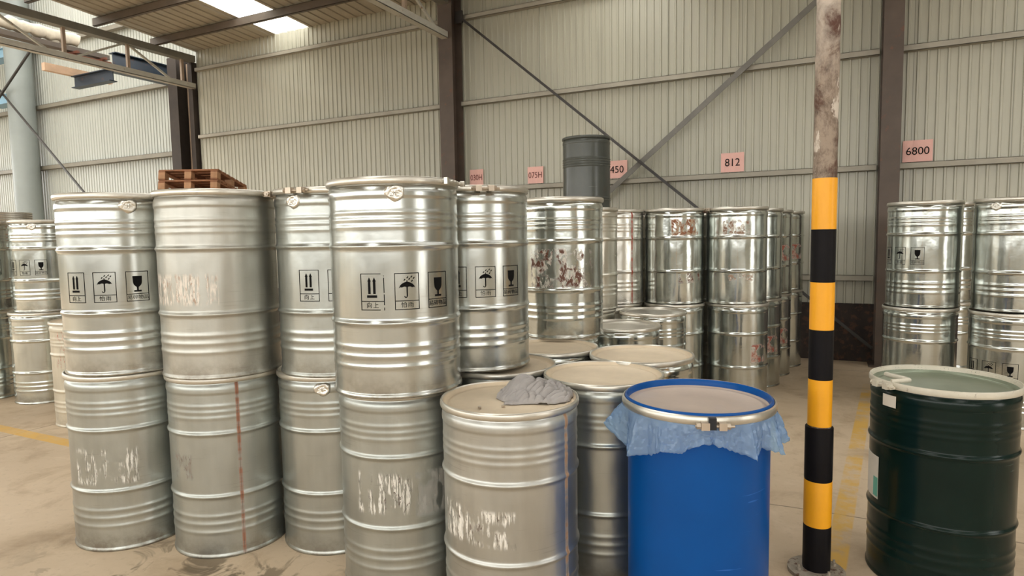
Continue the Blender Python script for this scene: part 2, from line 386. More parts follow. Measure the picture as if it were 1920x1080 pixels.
def truss(x, label, y_end=8.6, bot=4.68, top=5.25, bx=0):
    t = thing('roof_truss', label, 'truss', (x, 0, 0), (0, 0, 0), 'roof trusses')
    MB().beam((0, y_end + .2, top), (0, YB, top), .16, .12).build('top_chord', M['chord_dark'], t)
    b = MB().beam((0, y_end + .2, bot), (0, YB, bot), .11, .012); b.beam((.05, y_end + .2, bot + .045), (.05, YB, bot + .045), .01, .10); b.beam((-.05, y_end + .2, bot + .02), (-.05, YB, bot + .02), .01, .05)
    b.build('bottom_chord', M['chord'], t)
    y = 8.55; k = 0
    while y > -2:
        MB().beam((0, y, bot), (0, y, top - .05), .05, .05).build('vertical_strut', M['strut'], t)
        y2 = y - 1.08
        if k % 2 == 0: MB().beam((-.02, y - .15, bot + .04), (-.02, y2 + .06, top - .06), .035, .035).build('diagonal_strut', M['chord'], t)
        else: MB().beam((-.02, y - .08, top - .06), (-.02, y2 + .1, bot + .04), .035, .035).build('diagonal_strut', M['chord'], t)
        y = y2; k += 1
    return t
truss(BAY, 'long grey steel roof truss at upper left running to the corner column')
truss(-5.24, 'grey steel roof truss entering from the top edge and ending at the middle brown column', 8.42)

t = thing('cross_brace', 'thin dark rod brace falling from the middle brown column down to the right', 'brace', (0, 0, 0))
MB().beam((-5.10, 8.662, 5.05), (.60, 8.662, .2), .035, .035, (0, 1, 0)).build('rod', M['rod'], t)
MB().box(-5.12, 8.645, 4.92, -5.0, 8.68, 5.1).build('end_plate', M['rod'], t)
t = thing('cross_brace', 'wider grey angle brace rising to the right behind the striped pole', 'brace', (0, 0, 0))
b = MB().beam((.60, 8.70, 4.96), (-5.05, 8.70, .28), .07, .010, (0, 1, 0)); b.beam((.60, 8.72, 4.99), (-5.05, 8.72, .31), .010, .04, (0, 1, 0)); b.build('angle_bar', M['angle'], t)
MB().box(.52, 8.70, 4.86, .64, 8.73, 5.02).build('end_plate', M['angle'], t)
tag(MB().beam((-19.28, 8.6, 6.5), (-11.9, 8.6, .32), .035, .035, (0, 1, 0)).build('wall_cable', M['rod']), 'thin dark brace cable sloping down right on the far left wall', 'cable')
tag(MB().beam((-15.87, 8.56, 6.44), (-19.34, 8.56, 4.32), .04, .04, (0, 1, 0)).build('wall_cable', M['rod']), 'dark brace rod sloping down left in front of the round grey column', 'cable')

# crane runway parts in the left bay
def i_beam(name, a, b, w, h, mat, label, cat='beam', t=.015):
    a = Vector(a); b = Vector(b); up = Vector((0, 0, h / 2)); m = MB().beam(a, b, t, h); m.beam(a + up, b + up, w, t); m.beam(a - up, b - up, w, t)
    return tag(m.build(name, mat), label, cat)
i_beam('crane_girder', (-12.5, 7.95, 5.16), (-12.5, 9.2, 5.16), .22, .36, M['blue_beam'], 'dark blue crane girder behind the truss at the corner column')
i_beam('steel_beam', (-12.5, 7.22, 4.61), (-11.36, 7.22, 4.61), .14, .2, M['blue_beam'], 'short blue-grey I-beam end hanging under the roof truss')
tag(MB().box(-12.56, 6.7, 4.725, -12.46, 7.9, 4.86).build('timber_beam', M['pale_beam']), 'pale orange timber beam above the I-beam end', 'beam')
t = thing('steel_bar_bundle', 'bundle of rusty red bars beside the dark blue girder', 'steel bars', (-12.5, 7.0, 5.09))
for k in range(5): MB().beam((-.08 + .045 * k, 0 + .05 * (k % 3), .012 * (k % 2)), (-.08 + .05 * k, .85 - .05 * (k % 2), .01 * (k % 3)), .03, .03).build('bar', M['rusty'], t)
MB().beam((-.14, .2, .052), (.2, .2, .052), .05, .04).build('cross_bar', M['rusty'], t); MB().beam((-.14, .7, .052), (.2, .7, .052), .05, .04).build('cross_bar', M['rusty'], t)
tag(MB().box(-12.60, 2.5, 5.165, -12.42, 7.85, 5.25).build('rusty_beam', M['purlin']), 'dark rusty beam under the lagged pipe at upper left', 'beam')
m = MB(); pts = []; rr = []
for k in range(60):
    y = 2.6 + k * .08; pts.append((-12.5 + .02 * math.sin(k * 1.3), y, 5.395 + .012 * math.sin(k * 2.1))); rr.append(.10 + .022 * math.sin(k * 1.7) * math.sin(k * .6) + .01 * random.random())
tag(m.tube(pts, rr, 18).build('lagged_pipe', M['lag']), 'off-white lumpy lagged pipe resting on the dark beam at upper left', 'pipe')

# pink paper signs
def text_mesh(body, size, mat, align='CENTER'):
    cu = bpy.data.curves.new('txt', 'FONT'); cu.body = body; cu.size = size; cu.align_x = align; cu.align_y = 'CENTER'; cu.resolution_u = 4
    ob = bpy.data.objects.new('txt', cu); COL.objects.link(ob); dg = bpy.context.evaluated_depsgraph_get(); dg.update()
    me = bpy.data.meshes.new_from_object(ob.evaluated_get(dg)); bpy.data.objects.remove(ob); me.materials.clear(); me.materials.append(mat)
    return me
for (x0, x1, zc, s, rz) in ((-5.02, -4.78, 2.565, '030H', .02), (-4.01, -3.75, 2.545, '075H', -.01), (-2.76, -2.46, 2.55, '450', .01), (-1.19, -.90, 2.545, '812', .0), (.87, 1.17, 2.54, '6800', -.015)):
    t = thing('paper_sign', 'pink paper sign on the back wall, %s' % dict([('030H', 'reading 030H, right of the middle brown column'), ('075H', 'reading 075H, left of the dark grey drum'), ('450', 'reading 450, right beside the dark grey drum'), ('812', 'reading 812, between the braces and the striped pole'), ('6800', 'reading 6800, right of the right brown column')])[s], 'sign', ((x0 + x1) / 2, YW - .03, zc), (R_(90), 0, rz), 'pink paper signs on the back wall')
    w = x1 - x0; me = MB(); nx = 14
    for k in range(nx):
        xa = -w / 2 + w * k / nx; xb = xa + w / nx
        me.add([(xa, -.125, .002 * math.sin(k)), (xb, -.125, .002 * math.sin(k + 1)), (xb, .125, .002 * math.sin(k + 1)), (xa, .125, .002 * math.sin(k)), (xa, -.125, -.003), (xb, -.125, -.003), (xb, .125, -.003), (xa, .125, -.003)], [(0, 1, 2, 3), (7, 6, 5, 4), (0, 4, 5, 1), (3, 2, 6, 7), (0, 3, 7, 4), (1, 5, 6, 2)])
    me.build('paper', M['pink'], t)
    tm = text_mesh(s, .135 if len(s) == 3 else .12, M['ink_red'] if 'H' in s else M['ink'])
    o = bpy.data.objects.new('lettering', tm); o.location = (0, -.005, .006); o.scale = (w / .3, 1.05, 1); link(o, t)

# ------------------------------------------------------------------ drums
DH = .93
def gauss(z, c, w): return math.exp(-((z - c) / w) ** 2)
def drum_profile(style):
    p = [(0., .014), (.20, .014), (.274, .012), (.277, .002), (.281, 0.), (.288, 0.), (.2905, .004), (.2905, .011), (.2865, .018)]
    def body(z):
        r = .2855
        if style not in ('smooth', 'dark'):
            for c in (.319, .642): r += .0075 * gauss(z, c, .0095)
        if style == 'ribbed':
            for c in (.134, .178, .218): r += .0027 * gauss(z, c, .010)
            for c in (.724, .754, .784): r += .0019 * gauss(z, c, .0095)
        if style == 'dark':
            for c in (.665, .637, .609, .581, .20, .172): r += .0055 * gauss(z, c, .008)
        if style != 'smooth': r += .0032 * (1 / (1 + math.exp(-(z - .846) / .0018)))
        return r
    z = .022
    while z < .865:
        p.append((body(z), z)); z += .0045
    if style == 'smooth': p += [(.2855, .885), (.284, .905)]
    else: p += [(.2886, .868), (.2874, .877), (.2848, .885), (.2812, .891), (.2790, .897), (.280, .905)]
    return p
BODY = {s: MB().lathe(drum_profile(s), 112).mesh('drum_body', 60) for s in ('ribbed', 'plain', 'smooth', 'dark')}
RINGP = [(.2795, .902), (.2915, .900), (.2945, .904), (.2958, .912), (.2948, .922), (.2925, .9285), (.2885, .930), (.2845, .926), (.2825, .918), (.2800, .910)]
RING = MB().lathe(RINGP, 112, closed=True).mesh('drum_ring', 60)
LID = MB().lathe([(.2835, .924), (.279, .914), (.274, .908), (.262, .907), (.258, .911), (.246, .911), (.242, .908), (.12, .910), (.0005, .911)], 96).mesh('drum_lid', 60)
DEEP = MB().lathe([(.2850, .927), (.281, .912), (.276, .896), (.270, .892), (.262, .8915), (.258, .895), (.246, .895), (.242, .892), (.12, .894), (.0005, .895)], 96).mesh('drum_deep_lid', 60)
def bolt_mb():
    b = MB(); b.box(.286, -.046, .898, .322, -.016, .926); b.box(.286, .018, .898, .322, .046, .926)
    b.tube([(.308, -.066, .912), (.308, .075, .912)], .0065, 12); b.tube([(.308, -.062, .912), (.308, -.047, .912)], .0125, 6); b.tube([(.308, .047, .912), (.308, .060, .912)], .0125, 6)
    return b
BOLT = bolt_mb().mesh('drum_bolt', 40)
def lever_mb():
    b = MB(); pts = [(.3015 * math.cos(R_(a)), .3015 * math.sin(R_(a)), .915 + .002 * math.sin(a)) for a in range(-19, 20, 2)]
    b.tube(pts, .0075, 10); b.box(.296, -.1, .902, .312, -.08, .93); b.box(.292, .085, .904, .312, .10, .928); return b
LEVER = lever_mb().mesh('drum_lever', 40)
def plug_mb():
    b = MB(); n = 28; rings = [(0, .006), (.009, .010), (.016, .006), (.021, .008), (.030, .011), (.037, .007), (.044, -.002)]; vs = []; fs = []
    for i, (r, h) in enumerate(rings):
        for k in range(n):
            t = 2 * PI * k / n; w = 1 + .10 * math.sin(3 * t + i) + .05 * math.sin(7 * t + i * 2)
            x = r * w * math.cos(t) * 1.05; zz = r * w * math.sin(t) * .78; az = x / .286
            hh = h + .0022 * math.sin(5 * t + i * 1.7)
            vs.append(((.2855 + hh) * math.cos(az), (.2855 + hh) * math.sin(az), .862 + zz))
    for i in range(len(rings) - 1):
        for k in range(n): fs.append((i * n + k, i * n + (k + 1) % n, (i + 1) * n + (k + 1) % n, (i + 1) * n + k))
    fs.append(tuple(range(n))); return b.add(vs, fs, True)
PLUG = plug_mb().mesh('drum_plug')

# handling labels: flat shapes drawn in (x, y) then wrapped round the shell
LR = .2864
class Flat:
    def __init__(s): s.v = []; s.f = []
    def quad(s, x0, y0, x1, y1, step=.008):
        n = max(1, int(math.ceil((x1 - x0) / step)))
        for k in range(n):
            a = x0 + (x1 - x0) * k / n; b = x0 + (x1 - x0) * (k + 1) / n; i = len(s.v)
            s.v += [(a, y0), (b, y0), (b, y1), (a, y1)]; s.f.append((i, i + 1, i + 2, i + 3))
    def strip(s, lo, hi):
        for k in range(len(lo) - 1):
            i = len(s.v); s.v += [lo[k], lo[k + 1], hi[k + 1], hi[k]]; s.f.append((i, i + 1, i + 2, i + 3))
    def poly(s, pts): i = len(s.v); s.v += pts; s.f.append(tuple(range(i, i + len(pts))))
    def line(s, a, b, w):
        a = Vector(a); b = Vector(b); d = (b - a).normalized(); n = Vector((-d.y, d.x)) * w / 2
        s.poly([tuple(a - n), tuple(b - n), tuple(b + n), tuple(a + n)])
    def text(s, body, size, cx, cy):
        me = text_mesh(body, size, M['ink']); i = len(s.v); s.v += [(v.co.x + cx, v.co.y + cy) for v in me.vertices]
        s.f += [tuple(j + i for j in p.vertices) for p in me.polygons]; bpy.data.meshes.remove(me)
    def wrap(s, name, zc, r=LR):
        vs = [(r * math.cos(x / r), r * math.sin(x / r), zc + y) for x, y in s.v]
        me = bpy.data.meshes.new(name); me.from_pydata(vs, [], s.f); me.update(); me.materials.append(M['ink']); return me
def frame(f, w=.104, h=.154, b=.0032, brk=False):
    x, y = w / 2, h / 2
    f.quad(-x, -y, x - (.018 if brk else 0), -y + b); f.quad(-x, y - b, x - (.014 if brk else 0), y)
    f.quad(-x, -y, -x + b, y)
    if brk: f.quad(x - b, -y, x, -y + .012); f.quad(x - b, -y + .022, x, -.01); f.quad(x - b, -.004, x, y - .018); f.quad(x - b * .9, y - .012, x, y - .009)
    else: f.quad(x - b, -y, x, y)
    f.quad(-x, -y + .036, x, -y + .036 + b)
def label_meshes(brk):
    out = []
    f = Flat(); frame(f, brk=brk)
    for cx in (-.0125, .0095):
        f.quad(cx - .0053, -.008, cx + .0053, .045); f.poly([(cx - .0078, .044), (cx + .0078, .044), (cx, .061)])
    f.quad(-.0235, -.024, .0205, -.0135); f.text('向', .026, -.0145, -.0575); f.text('上', .026, .0145, -.0575); out.append(f.wrap('handling_label', .4535))
    f = Flat(); frame(f, brk=False)
    n = 16; lo = []; hi = []
    for k in range(n + 1):
        u = -1 + 2 * k / n; x = .0335 * u; hi.append((x, .0175 + .0225 * math.sqrt(max(0, 1 - u * u)) - .004 * abs(u))); lo.append((x, .0165 + .0035 * abs(math.sin(u * PI * 1.5)) - .002 * u * u))
    f.strip(lo, hi); f.line((0, .038), (0, .046), .004); f.line((0, .018), (0, -.020), .0055)
    arc = [(-.0055 + .0055 * math.cos(a), -.020 - .0055 * math.sin(a)) for a in [PI * k / 8 for k in range(9)]]
    for a, b in zip(arc, arc[1:]): f.line(a, b, .0042)
    for (x, y) in ((.002, .058), (-.010, .0485), (.019, .0605), (.010, .0515), (.029, .055), (.021, .043), (.003, .071), (.031, .068)):
        if y < .066: f.line((x - .0028, y - .0035), (x + .0028, y + .0035), .0042)
    f.text('怕', .026, -.0145, -.0575); f.text('雨', .026, .0145, -.0575); out.append(f.wrap('handling_label', .4535))
    f = Flat(); frame(f)
    prof = [(.0215, .052), (.0215, .048), (.021, .030), (.0205, .020), (.018, .010), (.012, .001), (.005, -.004), (.0042, -.008), (.0042, -.021)]
    f.strip([(-r, y) for r, y in prof], [(r, y) for r, y in prof]); f.quad(-.017, -.029, .017, -.0205)
    f.text('易碎物品', .0245, 0, -.0575); out.append(f.wrap('handling_label', .4535))
    return out
LABELS = label_meshes(False); LABELS_WORN = label_meshes(True)

def inst(name, me, mat, parent, rot=0., label=None):
    o = bpy.data.objects.new(name, me)
    if not me.materials: me.materials.append(mat)
    link(o, parent); o.material_slots[0].link = 'OBJECT'; o.material_slots[0].material = mat
    o.rotation_euler = (0, 0, R_(rot))
    if label: o['label'] = label
    return o

# shells
ZN = (.47, .49, .462)
gA, gB = (.78, .76, .70), (.25, .21, .17)
rA, rB = (.70, .66, .58), (.12, .040, .020)
M['zinc'] = steel('zinc_shell', ZN, .31, .92, .30)
M['zinc_bright'] = steel('zinc_shell_bright', (.53, .548, .52), .23, .93, .16)
M['zinc_seam'] = steel('zinc_shell_seam', ZN, .36, .9, .28, patches=[(-90, 14, .40, .545, gB, (.12, .09, .06), .5)], seams=[(-30, 2.2, (.33, .15, .09), .0, .93)])
M['zinc_a'] = steel('zinc_shell_scraped_a', ZN, .33, .92, .30, patches=[(-60, 34, .35, .55, gA, gB, .55)], grime=.7)
M['zinc_b'] = steel('zinc_shell_scraped_b', (.50, .495, .45), .38, .88, .28, patches=[(-82, 42, .36, .525, (.80, .74, .66), (.42, .30, .22), .6)])
M['zinc_d'] = steel('zinc_shell_scraped_d', ZN, .36, .9, .30, patches=[(-72, 27, .38, .58, gA, (.16, .13, .11), .55), (-18, 26, .36, .575, (.34, .33, .30), (.42, .41, .38), .9)])
M['zinc_e'] = steel('zinc_shell_scraped_e', (.54, .545, .515), .36, .9, .30, patches=[(-95, 38, .385, .545, (.82, .79, .72), (.18, .14, .11), .62)], seams=[(-12, 2.6, (.42, .25, .15), .1, .93)])
TN = (.58, .605, .572)
M['tin'] = steel('tinplate_shell', TN, .17, .95, .30)
M['tin_g'] = steel('tinplate_shell_flaked', TN, .17, .95, .30, patches=[(-68, 46, .33, .60, (.66, .62, .56), rB, .6)], sc=.38)
M['tin_k'] = steel('tinplate_shell_rust_top', TN, .15, .95, .35, patches=[(-55, 30, .66, .83, (.42, .30, .20), (.24, .075, .022), .7), (-45, 26, .20, .31, (.5, .42, .36), rB, .5)], sc=.38)
M['tin_j'] = steel('tinplate_shell_brown_marks', TN, .17, .95, .30, patches=[(-84, 26, .66, .81, (.58, .52, .45), (.24, .13, .08), .6), (-70, 30, .22, .30, (.62, .55, .48), (.36, .24, .17), .3)], sc=.38)
M['tin_label'] = steel('tinplate_shell_red_mark', TN, .17, .95, .3, patches=[(-40, 18, .36, .55, (.45, .30, .24), (.30, .07, .04), .8)], sc=.38)
M['tin_red'] = steel('tin_shell_red_seam', (.68, .67, .62), .25, .92, .4, seams=[(-37, 2.2, (.40, .05, .02), .0, .93)])
M['tin_dull'] = steel('tin_shell_dull', (.66, .63, .55), .28, .9, .4)
M['cream_drum'] = steel('cream_shell', (.62, .58, .48), .38, .5, .3, patches=[(-60, 30, .5, .86, (.62, .45, .35), (.45, .12, .08), .25)])
M['steel_ring'] = steel('galvanised_ring', (.66, .63, .56), .34, .85, .2)
M['hardware'] = steel('zinc_bolt', (.55, .47, .38), .4, .8, .2)
M['plug'] = steel('plug_metal', (.78, .76, .70), .28, .9, .2)
def dusty(name, col, metal=.1, rough=.6, col2=None):
    t = NT(name); n = t.noise(scale=6, detail=6, rough=.65); n2 = t.noise(scale=1.9, detail=4, dist=.6)
    c = t.mix(t.ramp(n, [(.3, 0.), (.7, 1.)]), tuple(v * .84 for v in col), col); c = t.mix(t.ramp(n2, [(.5, 0.), (.75, .8)]), c, col2 or tuple(v * .75 for v in col))
    t.set(col=c, rough=rough, metal=metal); t.bump(n, .1, .003); return t.m
M['lid_dusty'] = dusty('dusty_lid', (.74, .62, .46)); M['lid_steel'] = dusty('steel_lid', (.58, .55, .48), .7, .35)
M['lid_pink'] = dusty('dusty_pinkish_lid', (.52, .43, .37), .1, .6, (.40, .38, .40)); M['lid_green'] = dusty('worn_green_lid', (.26, .30, .22), .35, .35, (.40, .42, .33))
def gloss(name, col, rough=.25, var=.15, dirt=None, spec=.4):
    t = NT(name); n = t.noise(scale=5, detail=5, rough=.6); c = t.mix(n, tuple(v * (1 - var) for v in col), tuple(v * (1 + var) for v in col))
    if dirt: c = t.mix(t.math('MULTIPLY', t.ramp(t.noise(scale=3.1, detail=8, rough=.7, dist=.4), [(.56, 0.), (.72, 1.)]), .5), c, dirt)
    sc = t.ramp(t.noise(vec=t.scalev((3, 3, 60)), scale=1.3, detail=3), [(.70, 0.), (.73, 1.)]); c = t.mix(t.math('MULTIPLY', sc, .25), c, tuple(min(1, v * 3 + .1) for v in col))
    t.set(col=c, rough=rough, spec=spec); t.bump(t.noise(vec=t.scalev((1, 1, .5)), scale=5, detail=2), .25, .02); return t.m
M['blue_paint'] = gloss('blue_enamel', (.0005, .070, .29), .36, spec=.22)
M['green_paint'] = gloss('dark_green_enamel', (.004, .014, .011), .22, .3, (.03, .027, .015), .22)
M['dark_paint'] = gloss('dark_grey_enamel', (.075, .08, .07), .25, .2, (.11, .075, .05))

def dup_drum_parts(): pass
def drum(label, x, y, level, shell='zinc', style='ribbed', lid='lid_steel', ring='steel_ring', bolt=None, lever=None, plug=None, labels=None, worn=False, group=None, name='steel_drum', cat='drum', hw='hardware'):
    if group is None and name == 'steel_drum': group = 'matt galvanised drums in the front stacks' if shell.startswith('zinc') else 'shiny tinned drums stacked behind and to the sides' if shell.startswith('tin') else None
    t = thing(name, label, cat, (x, y, level * (DH + .0012)), (0, 0, 0), group)
    inst('body', BODY[style], M[shell], t); inst('lid', DEEP if lid == 'lid_green' else LID, M[lid], t); inst('clamping_ring', RING, M[ring], t)
    if bolt is not None: inst('ring_bolt', BOLT, M[hw], t, bolt)
    if lever is not None: inst('ring_lever', LEVER, M['steel_ring'], t, lever)
    if plug is not None: inst('side_plug', PLUG, M['plug'], t, plug)
    if labels is not None:
        for k in labels[1]:
            o = bpy.data.objects.new('handling_label', (LABELS_WORN if worn else LABELS)[k]); link(o, t)
            o.rotation_euler = (0, 0, R_(labels[0] + (k - 1) * 29.2)); o['label'] = ['black this-way-up label', 'black umbrella keep-dry label', 'black fragile glass label'][k]
    return t

# front stacks
drum('galvanised drum at the foot of the leftmost front stack, scraped patch on its middle', -3.447, 2.16, 0, 'zinc_a')
drum('galvanised drum on top of the leftmost front stack, with three black handling symbols', -3.42, 2.157, 1, 'zinc_bright', plug=-24, labels=(-49.2, (0, 1, 2)))
drum('galvanised drum with a rusty vertical seam at the foot of the second front stack', -2.876, 2.338, 0, 'zinc_seam')
drum('galvanised drum on top of the second front stack, pale scraped patch and no symbols', -2.84, 2.303, 1, 'zinc_b', bolt=20)
drum('galvanised drum at the foot of the third front stack, round plug under its rim', -2.358, 2.607, 0, 'zinc', plug=-60)
drum('galvanised drum on top of the third front stack, arrow symbol showing beside the tallest drum', -2.296, 2.576, 1, 'zinc', plug=-88, bolt=-82, labels=(-45.2, (0, 1)))
drum('galvanised drum carrying the tallest labelled drum, scraped patches and a grey wiped area', -1.795, 2.437, 0, 'zinc_d')
drum('nearest and tallest-looking stacked galvanised drum, bright streak beside its three symbols', -1.745, 2.36, 1, 'zinc_bright', plug=-52.5, lever=8, labels=(-44.6, (0, 1, 2)), worn=True)
drum('single galvanised drum in front with a grey rag on its dusty lid', -1.176, 2.366, 0, 'zinc_e', lid='lid_dusty')
drum('galvanised drum behind the drum with the rag, carrying an upper drum', -1.53, 2.985, 0, 'zinc', lid='lid_dusty')
drum('galvanised drum standing just right of and behind the tallest drum, umbrella and glass symbols', -1.665, 2.955, 1, 'zinc_bright', bolt=-50, labels=(-51.9 + 2, (0, 1, 2)), plug=-100)
drum('silver drum under the shiny drum with flaked brown spots', -1.665, 4.14, 0, 'tin', lid='lid_dusty')
drum('shiny silver drum with flaked brown spots round its middle, right of the front stacks', -1.608, 4.077, 1, 'tin_g')
drum('single silver drum with dusty lid directly behind the blue drum and the rag drum', -.95, 2.96, 0, 'zinc', lid='lid_dusty')
drum('single silver drum with dusty lid, second row behind the blue drum', -.905, 3.53, 0, 'tin', lid='lid_dusty')
drum('single silver drum with a tan lid at the foot of the shiny brown-flaked drum', -1.485, 3.575, 0, 'tin', lid='lid_dusty')
drum('single low silver drum peeping out right of the brown-flaked drum, pale lid', -1.35, 4.66, 0, 'tin')
drum('single shiny drum of one level in front of the two-high shiny stacks, ring-ribbed side', -1.33, 5.597, 0, 'tin')
drum('silver drum at the foot of the narrowly visible stack behind the brown-flaked drum', -1.98, 5.60, 0, 'tin_dull')
drum('dull silver upper drum narrowly visible behind the right edge of the brown-flaked drum', -1.966, 5.64, 1, 'tin_dull')
drum('silver drum under the red-striped drum', -1.889, 6.225, 0, 'tin_dull')
drum('silver upper drum with a red vertical stripe down its seam', -1.874, 6.238, 1, 'tin_red')
drum('shiny drum at the foot of the stack with rust marks near its top', -1.30, 6.38, 0, 'tin', 'plain')
drum('shiny upper drum with orange rust marks below its rim', -1.312, 6.42, 1, 'tin_k', 'plain')
drum('shiny lower drum at the front of the row receding towards the wall', -.72, 6.585, 0, 'tin_label', 'plain')
drum('shiny upper drum with brown marks, front of the row receding towards the wall', -.735, 6.57, 1, 'tin_j', 'plain', bolt=-150)
nm = ['second', 'third', 'last']
for k, (x, y) in enumerate(((-.635, 7.18), (-.56, 7.77), (-.455, 8.35))):
    drum('shiny lower drum, %s in the row receding towards the wall behind the striped pole' % nm[k], x, y, 0, 'tin_label' if k < 2 else 'tin', 'plain')
    drum('shiny upper drum, %s in the row receding towards the wall behind the striped pole' % nm[k], x + .005, y - .02, 1, 'tin' if k < 1 else 'tin_label', 'plain')
drum('silver lower drum in the dark gap between the rust-marked stack and the receding row', -1.25, 7.06, 0, 'tin_dull', 'plain')
drum('silver upper drum with rusty rim in the gap behind the rust-marked stack', -1.25, 7.06, 1, 'tin_dull', 'plain', ring='rusty')
drum('silver lower drum behind the red-striped stack, deep in the gap', -1.95, 6.90, 0, 'tin_dull', 'plain')
drum('silver upper drum behind the red-striped drum, deep in the gap', -1.95, 6.90, 1, 'tin_dull', 'plain')
drum('silver lower drum hidden under the dark drum stack', -2.57, 7.39, 0, 'tin', 'plain')
drum('silver second-level drum carrying the dark grey drum', -2.57, 7.39, 1, 'tin', 'plain')
drum('dark grey-green drum, topmost of all the drums, against the back wall', -2.57, 7.39, 2, 'dark_paint', 'dark', lid='lid_steel', ring='dark_paint')
# stacks under the pallets
for (x, y, s) in ((-8.12, 6.03, 'left'), (-7.56, 6.30, 'right')):
    drum('silver lower drum under the %s side of the wooden pallets' % s, x, y, 0, 'tin', 'plain'); drum('silver upper drum under the %s side of the wooden pallets' % s, x, y, 1, 'tin', 'plain')
# far left
drum('shiny lower drum of the stack at the far left behind the leftmost front stack', -7.27, 3.72, 0, 'tin')
drum('shiny upper drum at the far left with faint umbrella and glass symbols', -7.24, 3.76, 1, 'tin', plug=-46, labels=(-64, (0, 1, 2)))
drum('shiny lower drum cut by the left edge of the picture', -7.99, 3.51, 0, 'tin')
drum('shiny upper drum cut by the left edge, arrow symbol showing', -7.97, 3.52, 1, 'tin', labels=(-29, (0, 1, 2)))
drum('cream coloured single drum with small red marks behind the leftmost front stack', -5.985, 3.42, 0, 'cream_drum', lid='lid_dusty')
# right
drum('shiny lower drum of the stack left behind the green drum', .83, 6.68, 0, 'tin')
drum('shiny upper drum with umbrella and glass symbols, stack left behind the green drum', .85, 6.74, 1, 'tin', labels=(-135, (0, 1, 2)))
drum('shiny lower drum at the right edge behind the green drum, symbols near its middle', 1.45, 6.48, 0, 'tin', labels=(-130, (0, 1, 2)))
drum('shiny upper drum at the right edge of the picture behind the green drum', 1.475, 6.58, 1, 'tin', plug=-130)
drum('shiny lower drum in the gap between the two stacks behind the green drum', 1.06, 7.30, 0, 'tin')
drum('shiny upper drum in the gap between the two stacks behind the green drum', 1.06, 7.30, 1, 'tin')

# dark green drum
t = drum('dark green glossy drum with cream clamping ring at the right front', .524, 3.417, 0, 'green_paint', 'ribbed', lid='lid_green', ring='cream_ring', name='green_drum', bolt=-146, hw='cream_ring')
lv = MB(); a = R_(-143)
P = lambda r, d, z: (r * math.cos(R_(d)), r * math.sin(R_(d)), z)
lv.tube([P(.292, -139, .932), P(.250, -134, .938), P(.222, -133, .938), P(.214, -142, .938), P(.232, -160, .938), P(.238, -166, .938)], .011, 10)
lv.build('ring_lever', M['cream_ring'], t)
def wrapped_patch(x0, x1, z0, z1, r, mat, name, parent, rot, label):
    m = MB(); n = 8
    for k in range(n):
        a = (x0 + (x1 - x0) * k / n) / r; b = (x0 + (x1 - x0) * (k + 1) / n) / r
        v = []
        for rr in (r, r - .0015): v += [(rr * math.cos(a), rr * math.sin(a), z0), (rr * math.cos(b), rr * math.sin(b), z0), (rr * math.cos(b), rr * math.sin(b), z1), (rr * math.cos(a), rr * math.sin(a), z1)]
        m.add(v, [(0, 1, 2, 3), (7, 6, 5, 4), (3, 2, 6, 7), (0, 4, 5, 1)])
    o = m.build(name, mat, parent); o.rotation_euler = (0, 0, R_(rot)); o['label'] = label; return o
wrapped_patch(-.036, .036, .815, .868, .2905, M['white_paper'], 'sticker', t, -141.5, 'small blank white sticker')
wrapped_patch(-.13, .01, .36, .56, .2875, M['white_paper'], 'side_label', t, -155, 'white side label')
wrapped_patch(-.028, .0085, .37, .46, .2885, M['teal_paper'], 'side_label_print', t, -155, 'teal printed block')

# blue drum with plastic skirt
BX, BY = -.443, 2.652
t = thing('blue_drum', 'bright blue smooth-sided drum with a plastic liner skirt under its lid ring', 'drum', (BX, BY, 0))
inst('body', BODY['smooth'], M['blue_paint'], t); 
o = inst('lid', DEEP, M['lid_pink'], t); o.scale = (1.02, 1.02, 1.012)
o = inst('lid_rim', RING, M['blue_paint'], t); o.scale = (1.008, 1.008, 1.008)
rg = MB().lathe([(.300, .898), (.306, .896), (.3095, .904), (.3095, .917), (.306, .926), (.300, .929), (.2985, .92)], 112, closed=True).build('clamping_ring', M['steel_ring'], t)
b = inst('ring_bolt', BOLT, M['hardware'], t, -70); b.scale = (1.035, 1.0, .985)
c = MB().box(.312, -.014, .886, .332, .014, .93).build('clip', M['dark_hw'], t); c.rotation_euler = (0, 0, R_(-71))
def film_mat():
    t = NT('blue_plastic_film'); t.set(col=(.50, .66, .82), rough=.12, spec=.9); n = t.noise(scale=30, detail=4); t.bump(n, .4, .01)
    tr = t.n('ShaderNodeBsdfTransparent'); tr.inputs[0].default_value = (.62, .80, .96, 1); tl = t.n('ShaderNodeBsdfTranslucent'); tl.inputs[0].default_value = (.30, .52, .80, 1)
    m1 = t.n('ShaderNodeMixShader'); m1.inputs[0].default_value = .35; m2 = t.n('ShaderNodeMixShader'); m2.inputs[0].default_value = .55
    t.l(t.p.outputs[0], m1.inputs[1]); t.l(tl.outputs[0], m1.inputs[2]); t.l(m1.outputs[0], m2.inputs[1]); t.l(tr.outputs[0], m2.inputs[2]); t.l(m2.outputs[0], t.out.inputs[0]); return t.m
M['film'] = film_mat()
rnd = random.Random(21)
knots = []; ang_ = 0.; out_ = True
